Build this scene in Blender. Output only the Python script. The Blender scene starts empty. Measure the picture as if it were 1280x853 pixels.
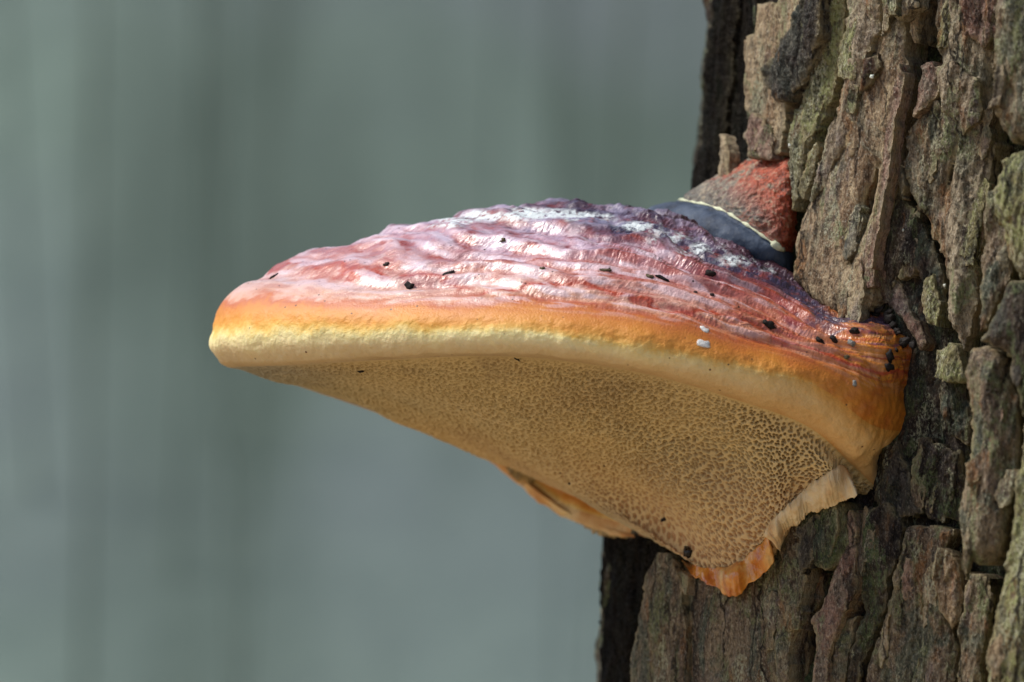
import bpy, math, random
import numpy as np
from mathutils import Matrix, Vector
from mathutils.bvhtree import BVHTree

random.seed(7)
RNG = np.random.default_rng(7)
CM = 0.01
D = 100.0            # camera distance to the picture plane, cm
K = 0.016            # cm per photo pixel in that plane

# ------------------------------------------------------------------ camera, light
sc = bpy.context.scene
cam = bpy.data.cameras.new("camera")
camo = bpy.data.objects.new("camera", cam)
sc.collection.objects.link(camo)
camo.location = (0, -D * CM, 0)
camo.rotation_euler = (math.radians(90), 0, 0)
cam.sensor_width = 36.0
cam.lens = 36.0 * D / (1280 * K)
cam.clip_start = 0.02
cam.clip_end = 600
cam.dof.use_dof = True
cam.dof.focus_distance = (D - 1.7) * CM
cam.dof.aperture_fstop = cam.lens / 10.5
sc.camera = camo

w = bpy.data.worlds.new("World")
sc.world = w
w.use_nodes = True
wn = w.node_tree
bg = wn.nodes["Background"]
sky = wn.nodes.new("ShaderNodeTexSky")
sky.sky_type = 'NISHITA'
sky.sun_disc = False
SUN_EL, SUN_AZ = 54.0, 270.0          # azimuth clockwise from +Y: left of the fungus, a little behind it
sky.sun_elevation = math.radians(SUN_EL)
sky.sun_rotation = math.radians(SUN_AZ)
sky.air_density = 1.0
sky.dust_density = 2.5
sky.ozone_density = 1.0
wn.links.new(sky.outputs[0], bg.inputs[0])
bg.inputs[1].default_value = 0.10

sun = bpy.data.lights.new("sun", 'SUN')
suno = bpy.data.objects.new("sun", sun)
sc.collection.objects.link(suno)
sun.energy = 2.4
sun.angle = math.radians(16)
sun.color = (1.0, 0.95, 0.87)
e, a = math.radians(SUN_EL), math.radians(SUN_AZ)
sd = Vector((math.sin(a) * math.cos(e), math.cos(a) * math.cos(e), math.sin(e)))
suno.rotation_euler = sd.to_track_quat('Z', 'Y').to_euler()
suno.location = sd * 3

sc.view_settings.view_transform = 'Standard'
sc.view_settings.look = 'None'
sc.view_settings.exposure = 0.55
sc.view_settings.gamma = 1.0
sc.view_settings.use_curve_mapping = False
sc.cycles.use_denoising = True
sc.cycles.max_bounces = 6

# ------------------------------------------------------------------ numpy noise
_perm = RNG.permutation(256)
_perm = np.concatenate([_perm, _perm, _perm])
_g = RNG.normal(size=(256, 3)); _g /= np.linalg.norm(_g, axis=1)[:, None]
_h3 = RNG.random((256, 3))

def _hash(i, j, k):
    return _perm[_perm[_perm[i & 255] + (j & 255)] + (k & 255)]

def perlin(p):
    shp = p.shape[:-1]
    p = p.reshape(-1, 3)
    f0 = np.floor(p).astype(np.int64); f = p - f0
    u = f * f * f * (f * (f * 6 - 15) + 10)
    out = np.zeros(len(p))
    for dx in (0, 1):
        wx = u[:, 0] if dx else 1 - u[:, 0]
        for dy in (0, 1):
            wy = u[:, 1] if dy else 1 - u[:, 1]
            for dz in (0, 1):
                wz = u[:, 2] if dz else 1 - u[:, 2]
                g = _g[_hash(f0[:, 0] + dx, f0[:, 1] + dy, f0[:, 2] + dz)]
                out += wx * wy * wz * (g[:, 0] * (f[:, 0] - dx) + g[:, 1] * (f[:, 1] - dy) + g[:, 2] * (f[:, 2] - dz))
    return (out * 1.6).reshape(shp)

def fbm(p, oct=4, gain=0.5):
    r = 0; a = 1.0; q = p
    for _ in range(oct):
        r = r + a * perlin(q); q = q * 2.03 + 17.1; a *= gain
    return r

def cells(p):
    """distance to the nearest and second nearest of jittered cell points"""
    f0 = np.floor(p).astype(np.int64)
    d1 = np.full(len(p), 9.0); d2 = np.full(len(p), 9.0)
    for dx in (-1, 0, 1):
        for dy in (-1, 0, 1):
            for dz in (-1, 0, 1):
                c = f0 + (dx, dy, dz)
                q = c + 0.15 + 0.7 * _h3[_hash(c[:, 0], c[:, 1], c[:, 2])]
                d = np.sqrt(((p - q) ** 2).sum(1))
                m = d < d1
                d2 = np.where(m, d1, np.minimum(d2, d)); d1 = np.where(m, d, d1)
    return d1, d2

def sstep(a, b, x):
    t = np.clip((x - a) / (b - a), 0, 1)
    return t * t * (3 - 2 * t)

# ------------------------------------------------------------------ geometry helpers (cm)
LEAN, AY = 0.12, 8.0
R0 = 12.0

def axis_x(z):
    z = np.asarray(z, float)
    return R0 + 2.99 + 1.106 * np.tanh((z / .01728 + 23.5) / 190) + .01 * np.clip(z, -100, 300)

def unproject(px, py, Y):
    k = K * (1 + Y / D)
    return np.stack([(px - 640) * k, Y + 0 * px, (426.5 - py) * k], -1)

def on_trunk(px, py, R=R0):
    px = np.asarray(px, float); py = np.asarray(py, float)
    Y = np.zeros(np.broadcast(px, py).shape)
    for _ in range(14):
        k = K * (1 + Y / D)
        X = (px - 640) * k; Z = (426.5 - py) * k
        d = np.clip(axis_x(Z) - X, -R * .9995, R * .9995)
        Y = 0.4 * Y + 0.6 * (AY - np.sqrt(R * R - d * d))
    P = unproject(px, py, Y)
    n = np.stack([P[..., 0] - axis_x(P[..., 2]), P[..., 1] - AY, np.zeros_like(Y)], -1)
    n /= np.linalg.norm(n, axis=-1)[..., None]
    n[..., 2] = -n[..., 0] * LEAN
    n /= np.linalg.norm(n, axis=-1)[..., None]
    return P, n

def to_px(P):
    k = K * (1 + P[..., 1] / D)
    return P[..., 0] / k + 640, 426.5 - P[..., 2] / k

COL = sc.collection

def link(o, parent=None):
    COL.objects.link(o)
    if parent is not None:
        o.parent = parent
        m = parent
        o.matrix_parent_inverse = Matrix.Translation(-(Vector(parent.get('base', (0, 0, 0)))))
    return o

def mesh_obj(name, V, F, mat, parent=None, attrs=None, normals=None, smooth=True):
    """V in cm (n,3); F quads (m,4) or list of faces"""
    me = bpy.data.meshes.new(name)
    V = np.asarray(V, float) * CM
    if isinstance(F, np.ndarray):
        nf, k = F.shape
        me.vertices.add(len(V)); me.vertices.foreach_set('co', V.astype(np.float32).ravel())
        me.loops.add(nf * k); me.loops.foreach_set('vertex_index', F.astype(np.int32).ravel())
        me.polygons.add(nf)
        me.polygons.foreach_set('loop_start', np.arange(0, nf * k, k, dtype=np.int32))
        me.polygons.foreach_set('use_smooth', np.full(nf, smooth))
        me.update(calc_edges=True)
    else:
        me.from_pydata(V.tolist(), [], F)
        for p in me.polygons: p.use_smooth = smooth
    for k_, v in (attrs or {}).items():
        at = me.attributes.new(k_, 'FLOAT', 'POINT')
        at.data.foreach_set('value', np.asarray(v, np.float32).ravel())
    me.materials.append(mat)
    if normals is not None:
        me.normals_split_custom_set_from_vertices(normals.reshape(-1, 3).tolist())
    o = bpy.data.objects.new(name, me)
    return link(o, parent)

def grid_faces(n, m, flip=False):
    i = np.arange(n * m).reshape(n, m)
    q = np.stack([i[:-1, :-1], i[1:, :-1], i[1:, 1:], i[:-1, 1:]], -1).reshape(-1, 4)
    return q[:, ::-1] if flip else q

def grid_normals(P):
    du = np.gradient(P, axis=0); dv = np.gradient(P, axis=1)
    n = np.cross(du, dv)
    n /= np.linalg.norm(n, axis=-1)[..., None] + 1e-12
    return n

def empty(name, base, label, cat, group=None):
    o = bpy.data.objects.new(name, None)
    COL.objects.link(o)
    o.empty_display_size = 0.02
    o.location = base
    o['base'] = list(base)
    o['label'] = label; o['category'] = cat
    if group: o['group'] = group
    return o

def tag(o, label, cat, group=None):
    o['label'] = label; o['category'] = cat
    if group: o['group'] = group
    return o

def cr(ctrl, n_per):
    """Catmull-Rom along axis 0 of a control array; n_per samples for each span"""
    c = np.concatenate([2 * ctrl[:1] - ctrl[1:2], ctrl, 2 * ctrl[-1:] - ctrl[-2:-1]])
    out, par = [], []
    N = len(ctrl) - 1
    for i in range(N):
        n = n_per[i] if hasattr(n_per, '__len__') else n_per
        t = np.linspace(0, 1, n, endpoint=(i == N - 1))
        t_ = t.reshape((-1,) + (1,) * (ctrl.ndim - 1))
        p0, p1, p2, p3 = c[i], c[i + 1], c[i + 2], c[i + 3]
        out.append(.5 * (2 * p1 + (p2 - p0) * t_ + (2 * p0 - 5 * p1 + 4 * p2 - p3) * t_ ** 2 + (3 * p1 - p0 - 3 * p2 + p3) * t_ ** 3))
        par.append(i + t)
    return np.concatenate(out), np.concatenate(par)

# ------------------------------------------------------------------ materials
class NT:
    def __init__(s, name):
        s.m = bpy.data.materials.new(name); s.m.use_nodes = True
        s.t = s.m.node_tree; s.b = s.t.nodes['Principled BSDF']
        s.x = s.t.nodes.new('ShaderNodeTexCoord').outputs['Object']
    def n(s, t, **kw):
        o = s.t.nodes.new(t)
        for k, v in kw.items(): setattr(o, k, v)
        return o
    def l(s, a, b): s.t.links.new(a, b)
    def inp(s, sock, v):
        if isinstance(v, bpy.types.NodeSocket): s.l(v, sock)
        elif isinstance(v, (tuple, list)): sock.default_value = (*v, 1.0) if len(v) == 3 and len(sock.default_value) == 4 else v
        else: sock.default_value = v
    def mapping(s, scale, loc=(0, 0, 0)):
        o = s.n('ShaderNodeMapping'); s.l(s.x, o.inputs[0])
        o.inputs['Scale'].default_value = scale; o.inputs['Location'].default_value = loc
        return o.outputs[0]
    def noise(s, scale, detail=4, rough=.55, vec=None, dist=0.0):
        o = s.n('ShaderNodeTexNoise'); s.l(vec or s.x, o.inputs['Vector'])
        o.inputs['Scale'].default_value = scale; o.inputs['Detail'].default_value = detail
        o.inputs['Roughness'].default_value = rough; o.inputs['Distortion'].default_value = dist
        return o.outputs['Fac']
    def voro(s, scale, vec=None, feature='F1', out='Distance', rnd=1.0):
        o = s.n('ShaderNodeTexVoronoi', feature=feature); s.l(vec or s.x, o.inputs['Vector'])
        o.inputs['Scale'].default_value = scale
        o.inputs['Randomness'].default_value = rnd
        return o.outputs[out]
    def ramp(s, f, stops, interp='LINEAR'):
        o = s.n('ShaderNodeValToRGB'); s.inp(o.inputs[0], f)
        e = o.color_ramp.elements; o.color_ramp.interpolation = interp
        while len(e) < len(stops): e.new(.5)
        for el, (p, c) in zip(e, stops):
            el.position = p; el.color = (*c, 1) if not isinstance(c, (int, float)) else (c, c, c, 1)
        return o.outputs[0]
    def mix(s, f, a, b, mode='MIX'):
        o = s.n('ShaderNodeMix', data_type='RGBA', blend_type=mode)
        s.inp(o.inputs[0], f); s.inp(o.inputs[6], a); s.inp(o.inputs[7], b)
        return o.outputs[2]
    def math(s, op, a, b=0.0, clamp=False):
        o = s.n('ShaderNodeMath', operation=op, use_clamp=clamp)
        s.inp(o.inputs[0], a); s.inp(o.inputs[1], b)
        return o.outputs[0]
    def mr(s, v, a, b, c=0.0, d=1.0):
        o = s.n('ShaderNodeMapRange', clamp=True)
        for i, q in enumerate((v, a, b, c, d)): s.inp(o.inputs[i], q)
        return o.outputs[0]
    def attr(s, name):
        return s.n('ShaderNodeAttribute', attribute_name=name).outputs['Fac']
    def bump(s, h, strength, dist):
        prev = s.b.inputs['Normal'].links[0].from_socket if s.b.inputs['Normal'].links else None
        o = s.n('ShaderNodeBump'); s.inp(o.inputs['Height'], h)
        o.inputs['Strength'].default_value = strength; o.inputs['Distance'].default_value = dist
        if prev: s.l(prev, o.inputs['Normal'])
        s.l(o.outputs[0], s.b.inputs['Normal'])
    def out(s, col, rough=.6, **kw):
        s.inp(s.b.inputs['Base Color'], col); s.inp(s.b.inputs['Roughness'], rough)
        for k, v in kw.items(): s.inp(s.b.inputs[k.replace('_', ' ')], v)
        return s.m

def bark_mat(name, cols, lichen=(.20, .23, .11), lich=.5, dark=.6, speck=.6, rough=.72, seed=0, moss=0.0, ochre=.5, edge=.7, weather=1.0, algae=.6, deep=(.02, .016, .014), spec=.22):
    m = NT(name)
    sv = m.mapping((1, 1, .26), (seed * .37, seed * .11, seed * .23))
    sv2 = m.mapping((1, 1, .55), (seed * .21, seed * .53, seed * .13))
    big = m.noise(85, 3, .5, sv, .5)
    mid = m.noise(380, 5, .65, sv, .8)
    fine = m.noise(1050, 4, .72, sv2)
    grain = m.noise(2500, 3, .7, sv2)
    f = m.math('ADD', m.math('MULTIPLY', big, .5), m.math('MULTIPLY', mid, .5))
    n = len(cols)
    c = m.ramp(m.mr(f, .36, .64), [(i / (n - 1), x) for i, x in enumerate(cols)])
    # rusty inner bark shows in patches
    om = m.math('MULTIPLY', m.mr(m.noise(210, 4, .6, sv, .6), .66 - .2 * ochre, .74 - .2 * ochre), .8)
    c = m.mix(om, c, (.30, .145, .055))
    # grey-violet weathering
    c = m.mix(m.math('MULTIPLY', m.mr(m.noise(150, 4, .6, sv2, .6), .56, .66), .55 * weather), c, (.21, .17, .17))
    c = m.mix(m.math('MULTIPLY', m.mr(m.noise(105, 4, .65, sv2, .9), .52, .60), .75 * algae), c, (.075, .115, .085))
    lm = m.math('MULTIPLY', m.mr(m.noise(130, 4, .65, sv2, .8), .62 - .3 * lich, .72 - .3 * lich), m.mr(fine, .40, .54))
    c = m.mix(lm, c, lichen)
    lm2 = m.math('MULTIPLY', m.mr(m.noise(170, 4, .65, sv, .8), .66 - .25 * lich, .72 - .25 * lich), m.mr(grain, .46, .56))
    c = m.mix(lm2, c, (.40, .41, .27))
    if moss > 0:
        mm = m.math('MULTIPLY', m.mr(m.noise(95, 3, .6, sv2, .5), .68 - .3 * moss, .80 - .3 * moss), m.mr(grain, .42, .56))
        c = m.mix(mm, c, (.055, .085, .018))
    c = m.mix(m.math('MULTIPLY', m.mr(fine, .52, .38), dark), c, deep)
    c = m.mix(m.math('MULTIPLY', m.mr(grain, .46, .34), dark), c, deep)
    c = m.mix(m.math('MULTIPLY', m.mr(fine, .56, .68), .5 * speck), c, (.46, .40, .28))
    c = m.mix(m.math('MULTIPLY', m.mr(grain, .56, .66), speck), c, (.52, .47, .36))
    c = m.mix(m.math('MULTIPLY', m.math('MULTIPLY', m.attr('edge'), m.mr(mid, .38, .56)), edge), c, (.42, .35, .20))
    cv = m.mapping((1, 1, .16), (seed * .31, seed * .17, seed * .07))
    wob = m.n('ShaderNodeVectorMath', operation='ADD'); m.l(cv, wob.inputs[0])
    nv = m.n('ShaderNodeTexNoise'); m.l(m.x, nv.inputs['Vector']); nv.inputs['Scale'].default_value = 260; nv.inputs['Detail'].default_value = 3
    sc_ = m.n('ShaderNodeVectorMath', operation='SCALE'); m.l(nv.outputs['Color'], sc_.inputs[0]); sc_.inputs['Scale'].default_value = .0035
    m.l(sc_.outputs[0], wob.inputs[1])
    ce = m.voro(130, wob.outputs[0], feature='DISTANCE_TO_EDGE')
    gate = m.mr(m.noise(60, 2, .5, sv2), .47, .55)
    crack = m.math('MULTIPLY', m.mr(ce, .035, .008), gate)
    c = m.mix(m.math('MULTIPLY', crack, .85), c, (.014, .010, .008))
    m.bump(m.math('SUBTRACT', 1.0, crack), .8, .0025)
    r = m.mr(grain, .35, .65, rough + .2, rough - .3)
    m.bump(mid, .6, .0022)
    m.bump(fine, .9, .0014)
    m.bump(grain, .8, .0006)
    return m.out(c, r, Specular_IOR_Level=spec)

BK = {
    'tan':   bark_mat('bark_tan', [(.07, .045, .028), (.28, .185, .105), (.54, .42, .26), (.34, .27, .175)], lich=.22, seed=1),
    'grey':  bark_mat('bark_grey', [(.06, .042, .03), (.25, .19, .125), (.50, .42, .29), (.31, .245, .165)], lich=.36, seed=2),
    'green': bark_mat('bark_lichen', [(.05, .045, .03), (.17, .15, .07), (.32, .29, .13), (.22, .23, .12)], lichen=(.28, .30, .12), lich=.62, seed=3),
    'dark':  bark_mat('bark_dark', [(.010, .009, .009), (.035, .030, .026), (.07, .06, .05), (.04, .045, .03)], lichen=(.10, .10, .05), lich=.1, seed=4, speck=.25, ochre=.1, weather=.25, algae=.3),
    'purple': bark_mat('bark_purple', [(.06, .035, .03), (.22, .12, .09), (.38, .25, .19), (.27, .19, .14)], lich=.2, seed=5),
    'mossy': bark_mat('bark_mossy', [(.008, .006, .007), (.028, .020, .018), (.075, .052, .035), (.04, .042, .026)], lichen=(.09, .12, .05), lich=.38, seed=6, moss=.6, speck=.3, ochre=.25, weather=.35, algae=.7),
    'black': bark_mat('bark_black_shade', [(.002, .002, .002), (.005, .004, .0035), (.013, .010, .007), (.006, .007, .004)], lichen=(.05, .055, .025), lich=-1.5, seed=9, speck=.04, ochre=-1, edge=.10, weather=0, algae=.06, deep=(.002, .002, .002), spec=.06, rough=.85),  # dark furrow bark, with the furrow's shade painted in as near-black colour
    'furrow': bark_mat('bark_furrow', [(.008, .006, .006), (.03, .016, .012), (.07, .032, .018), (.04, .03, .02)], lich=.1, seed=7, speck=.2),
    'low':   bark_mat('bark_weathered', [(.045, .032, .022), (.17, .12, .08), (.30, .23, .145), (.20, .165, .11)], lichen=(.17, .19, .09), algae=.9, lich=.42, seed=8, speck=.5),
}

# ------------------------------------------------------------------ ground and far wood
PATCH = (3.68, 0.0, 0.7)          # where the darker moss patches of the bank lie

def ground_material():
    m = NT('leaf_litter_and_moss')
    f = m.noise(9, 6, .7); g = m.noise(.6, 3, .5)
    sep = m.n('ShaderNodeSeparateXYZ'); m.l(m.x, sep.inputs[0])
    litter = m.ramp(f, [(.3, (.25, .17, .095)), (.5, (.40, .29, .165)), (.7, (.48, .37, .23))])
    bank = m.ramp(f, [(.3, (.115, .165, .135)), (.7, (.155, .212, .175))])
    bank = m.mix(m.mr(g, .42, .62, 0, .6), bank, (.105, .128, .138))
    pv = m.mapping((1, .12, .25), PATCH)
    p1 = m.noise(2.6, 2, .45, pv); p2 = m.noise(1.5, 1, .4, m.mapping((1, .3, .5), (3.4, .7, .4)))
    bank = m.mix(m.mr(p1, .38, .62), bank, (.062, .092, .073))
    bank = m.mix(m.mr(p2, .48, .62, 0, .5), bank, (.125, .145, .16))
    c = m.mix(m.mr(sep.outputs[1], 3.2, 5.0), litter, bank)
    m.bump(f, .6, .03)
    return m.out(c, .9)

def build_ground():
    xs = np.concatenate([-np.geomspace(4, 200, 14)[::-1], np.linspace(-3.5, 3.5, 29), np.geomspace(4, 200, 14)])
    ys = np.concatenate([-np.geomspace(1.5, 200, 16)[::-1], np.linspace(-1.2, 30, 90), np.geomspace(31, 320, 20)])
    X, Y = np.meshgrid(xs, ys, indexing='ij')
    rise = 2.9 * sstep(4.0, 11.0, Y) + np.clip(Y - 8, 0, 40) * .10 + np.clip(Y - 48, 0, 300) * .03
    p = np.stack([X * .35, Y * .35, 0 * X], -1)
    Z = -0.95 + rise + .12 * fbm(p, 3) * sstep(1, 4, np.abs(Y) + np.abs(X))
    o = mesh_obj('ground', np.stack([X, Y, Z], -1).reshape(-1, 3) * 100, grid_faces(len(xs), len(ys)), ground_material())
    o['kind'] = 'structure'
    o['label'] = 'blurred pale leaf litter rising behind the tree'

build_ground()

def build_wood():
    m = NT('far_bark')
    c = m.ramp(m.noise(1.3, 2), [(.42, (.10, .14, .11)), (.58, (.115, .155, .125))])
    mat = m.out(c, .85)
    V, F = [], []
    def tube(x, y, z0, z1, r, lean, seg=14, n=10):
        b = len(V)
        for i in range(n + 1):
            t = i / n; z = z0 + (z1 - z0) * t
            for j in range(seg):
                a_ = 2 * math.pi * j / seg
                rr = r * (1 - .35 * t) * (1 + .08 * math.sin(3 * a_ + i))
                V.append(((x + lean * (z - z0) + rr * math.cos(a_)) * 100, (y + rr * math.sin(a_)) * 100, z * 100))
        for i in range(n):
            for j in range(seg):
                F.append((b + i * seg + j, b + i * seg + (j + 1) % seg, b + (i + 1) * seg + (j + 1) % seg, b + (i + 1) * seg + j))
    rnd = random.Random(5)
    # thin stems of a leafless thicket, denser in places
    for mid, spread, cnt in ((215, 70, 6), (560, 90, 1), (760, 90, 4), (-150, 120, 10), (1400, 200, 20), (-500, 150, 15)):
        for _ in range(cnt):
            y = rnd.uniform(4.6, 6.9)
            x = (rnd.gauss(mid, spread) - 640) * K * CM * (1 + y)
            z0 = -.95 + 2.9 * float(sstep(4.0, 11.0, np.array(y))) - .2
            tube(x, y, z0, z0 + rnd.uniform(2.2, 3.6), rnd.uniform(.0018, .0045), rnd.uniform(-.06, .06), seg=6, n=4)
    o = mesh_obj('woodland', V, F, mat)
    o['kind'] = 'stuff'
    tag(o, 'far wood blurred into soft grey green bands', 'woodland')

build_wood()

# ------------------------------------------------------------------ pine trunk
base_z = -0.95
TREE = empty('pine_tree', (float(axis_x(-95)) * CM, AY * CM, base_z),
             'pine trunk with flaking scaly bark carrying the red bracket fungus', 'tree')

def build_trunk():
    th = np.radians(np.concatenate([np.linspace(-180, -32, 40), np.linspace(-30, 80, 390), np.linspace(83, 178, 26)]))
    vz = np.concatenate([np.linspace(-97, -9.5, 40), np.linspace(-9, 9, 330), np.linspace(9.6, 260, 70)])
    TH, Z = np.meshgrid(th, vz, indexing='ij')
    P = np.stack([axis_x(Z) - R0 * np.cos(TH), AY - R0 * np.sin(TH), Z], -1)
    n = np.stack([-np.cos(TH), -np.sin(TH), 0 * TH], -1)
    q = np.stack([P[..., 0], P[..., 1], P[..., 2] * .28], -1)
    w_ = perlin(q * .6 + 5)
    ridges = fbm(q * 1.1 + w_[..., None] * .5, 4, .55)
    h = .22 * ridges + .05 * fbm(np.stack([P[..., 0], P[..., 1], P[..., 2] * .6], -1) * 6, 3)
    terr = np.floor(ridges * 5 + w_) / 5
    h = h * .7 + .12 * terr - .05 + .02 * perlin(P * 22)
    flare = 4.0 * np.exp(-(Z + 95) / 12)
    P = P + n * (h + flare - .02 * np.clip(Z, 0, 300) * .6)[..., None]
    # close the seam at the back
    F = grid_faces(len(th), len(vz))
    nn, mm = len(th), len(vz)
    j = np.arange(mm - 1)
    seam = np.stack([(nn - 1) * mm + j, j, j + 1, (nn - 1) * mm + j + 1], -1)
    mesh_obj('trunk', P.reshape(-1, 3), np.concatenate([F, seam]), BK['mossy'], TREE)

build_trunk()

def sdf_poly(poly, X, Y):
    d = np.full(X.shape, 1e9); ins = np.zeros(X.shape, bool)
    n = len(poly)
    for i in range(n):
        ax, ay = poly[i]; bx, by = poly[(i + 1) % n]
        ex, ey = bx - ax, by - ay
        t = np.clip(((X - ax) * ex + (Y - ay) * ey) / (ex * ex + ey * ey + 1e-9), 0, 1)
        d = np.minimum(d, np.hypot(X - ax - t * ex, Y - ay - t * ey))
        c = ((ay > Y) != (by > Y)) & (X < ex * (Y - ay) / (ey if abs(ey) > 1e-9 else 1e-9) + ax)
        ins ^= c
    return np.where(ins, d, -d)

def bark_plate(poly, h, kind, rag=2.5, edge=3.5, drop=.07, dome=0.0, curl=0.0, tilt=(0, 0), rough=1.0, step=1.5, thick=None,
               cracks=(), label=None, seed=0, name='bark_plate', terr=1.0, parent=None):
    """one scale of bark: outline in photo pixels, laid on the trunk at height h above it"""
    poly = np.array(poly, float)
    x0, y0 = poly.min(0) - 6; x1, y1 = poly.max(0) + 6
    gx = np.arange(x0, x1, step); gy = np.arange(y0, y1, step)
    X, Y = np.meshgrid(gx, gy, indexing='ij')
    d = sdf_poly(poly, X, Y)
    q2 = np.stack([X, Y * .6, np.full(X.shape, seed * 13.7)], -1)
    d = d + rag * (perlin(q2 / 17) * 1.3 + perlin(q2 / 6.5) * .7 + perlin(q2 / 3) * .4)
    for (cx0, cy0, cx1, cy1, wid) in cracks:                   # open splits cut into the scale
        ex, ey = cx1 - cx0, cy1 - cy0
        t = np.clip(((X - cx0) * ex + (Y - cy0) * ey) / (ex * ex + ey * ey), 0, 1)
        dc = np.hypot(X - cx0 - t * ex + 2.2 * perlin(q2 / 11), Y - cy0 - t * ey)
        d = np.minimum(d, dc - wid * np.sin(np.pi * np.clip(t, .04, .96)) ** .6 - .2)
    gxd, gyd = np.gradient(d, step)
    gn = gxd ** 2 + gyd ** 2 + 1e-3
    P, n = on_trunk(X, Y, R0 + h)
    lim = np.abs(axis_x(P[..., 2]) - P[..., 0]) < (R0 + h) * .992
    keepv = (d > -step * .95) & lim
    kq = keepv[:-1, :-1] & keepv[1:, :-1] & keepv[1:, 1:] & keepv[:-1, 1:]
    neg = d < 0
    X = np.where(neg & keepv, X - np.clip(d * gxd / gn, -2, 2), X); Y = np.where(neg & keepv, Y - np.clip(d * gyd / gn, -2, 2), Y)
    dd = np.clip(d, 0, None)
    P, n = on_trunk(X, Y, R0 + h)
    tl = P[..., 0] - .13 * P[..., 2]
    q = np.stack([tl, P[..., 1], P[..., 2] * .27], -1) + seed * 3.1
    wv = perlin(q * .9)
    f1 = fbm(q * 1.5 + wv[..., None] * .6, 4, .55)
    qf = np.stack([tl, P[..., 1], P[..., 2] * .5], -1) + seed * 1.7
    st = np.stack([tl * 9 + wv * 2, P[..., 1] * 9, P[..., 2] * 1.1], -1)
    st = perlin(st) + .5 * perlin(st * 2.3)
    ff = fbm(qf * 7, 3, .6); fg = perlin(qf * 24) + .6 * perlin(qf * 43)
    H = rough * (.065 * f1 + .024 * ff + .014 * fg * (1 + ff) + .016 * st)
    tr = f1 * 5 + wv * 1.5 + .35 * ff
    fr = tr - np.floor(tr)
    H = H + terr * .05 * (np.floor(tr) + sstep(0, .12, fr)) / 5
    H = H - drop * np.exp(-dd / edge) + dome * (1 - np.exp(-dd / 22)) + curl * np.exp(-dd / 9)
    cxm, cym = poly.mean(0)
    H = H + tilt[0] * (X - cxm) / 100 + tilt[1] * (Y - cym) / 100
    P = P + n * H[..., None]
    idx = np.arange(X.size).reshape(X.shape)
    Q = np.stack([idx[:-1, :-1], idx[:-1, 1:], idx[1:, 1:], idx[1:, :-1]], -1)[kq]
    if len(Q) == 0: return None
    used, inv = np.unique(Q, return_inverse=True)
    Q = inv.reshape(-1, 4)
    V = P.reshape(-1, 3)[used]; N = n.reshape(-1, 3)[used]
    E = np.concatenate([Q[:, [0, 1]], Q[:, [1, 2]], Q[:, [2, 3]], Q[:, [3, 0]]])
    key = np.sort(E, 1); key = key[:, 0] * (len(V) + 1) + key[:, 1]
    _, first, cnt = np.unique(key, return_index=True, return_counts=True)
    B = E[first[cnt == 1]]
    th = thick if thick is not None else h + .3
    bv, binv = np.unique(B, return_inverse=True); B2 = binv.reshape(-1, 2)
    nb = len(V)
    mid = V[bv] - N[bv] * (th * .5) + N[bv] * .06 * perlin(V[bv] * 5)[:, None] - .03 * perlin(V[bv] * 9 + 3)[:, None]
    low = V[bv] - N[bv] * th
    nbv = len(bv)
    V2 = np.concatenate([V, V[bv], mid, low])
    a0 = nb + B2
    S1 = np.stack([a0[:, 1], a0[:, 0], a0[:, 0] + nbv, a0[:, 1] + nbv], -1)
    S2 = S1 + 0; S2[:, :2] = S1[:, [3, 2]][:, [0, 1]]; S2 = np.stack([a0[:, 1] + nbv, a0[:, 0] + nbv, a0[:, 0] + 2 * nbv, a0[:, 1] + 2 * nbv], -1)
    ed = np.exp(-dd.reshape(-1)[used] / 2.2)
    ed = np.concatenate([ed, np.full(nbv, 1.0), np.full(nbv, .25), np.zeros(nbv)])
    o = mesh_obj(name, V2, np.concatenate([Q, S1, S2]), BK[kind], parent or TREE, attrs={'edge': ed})
    if label: o['label'] = label
    return o

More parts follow.
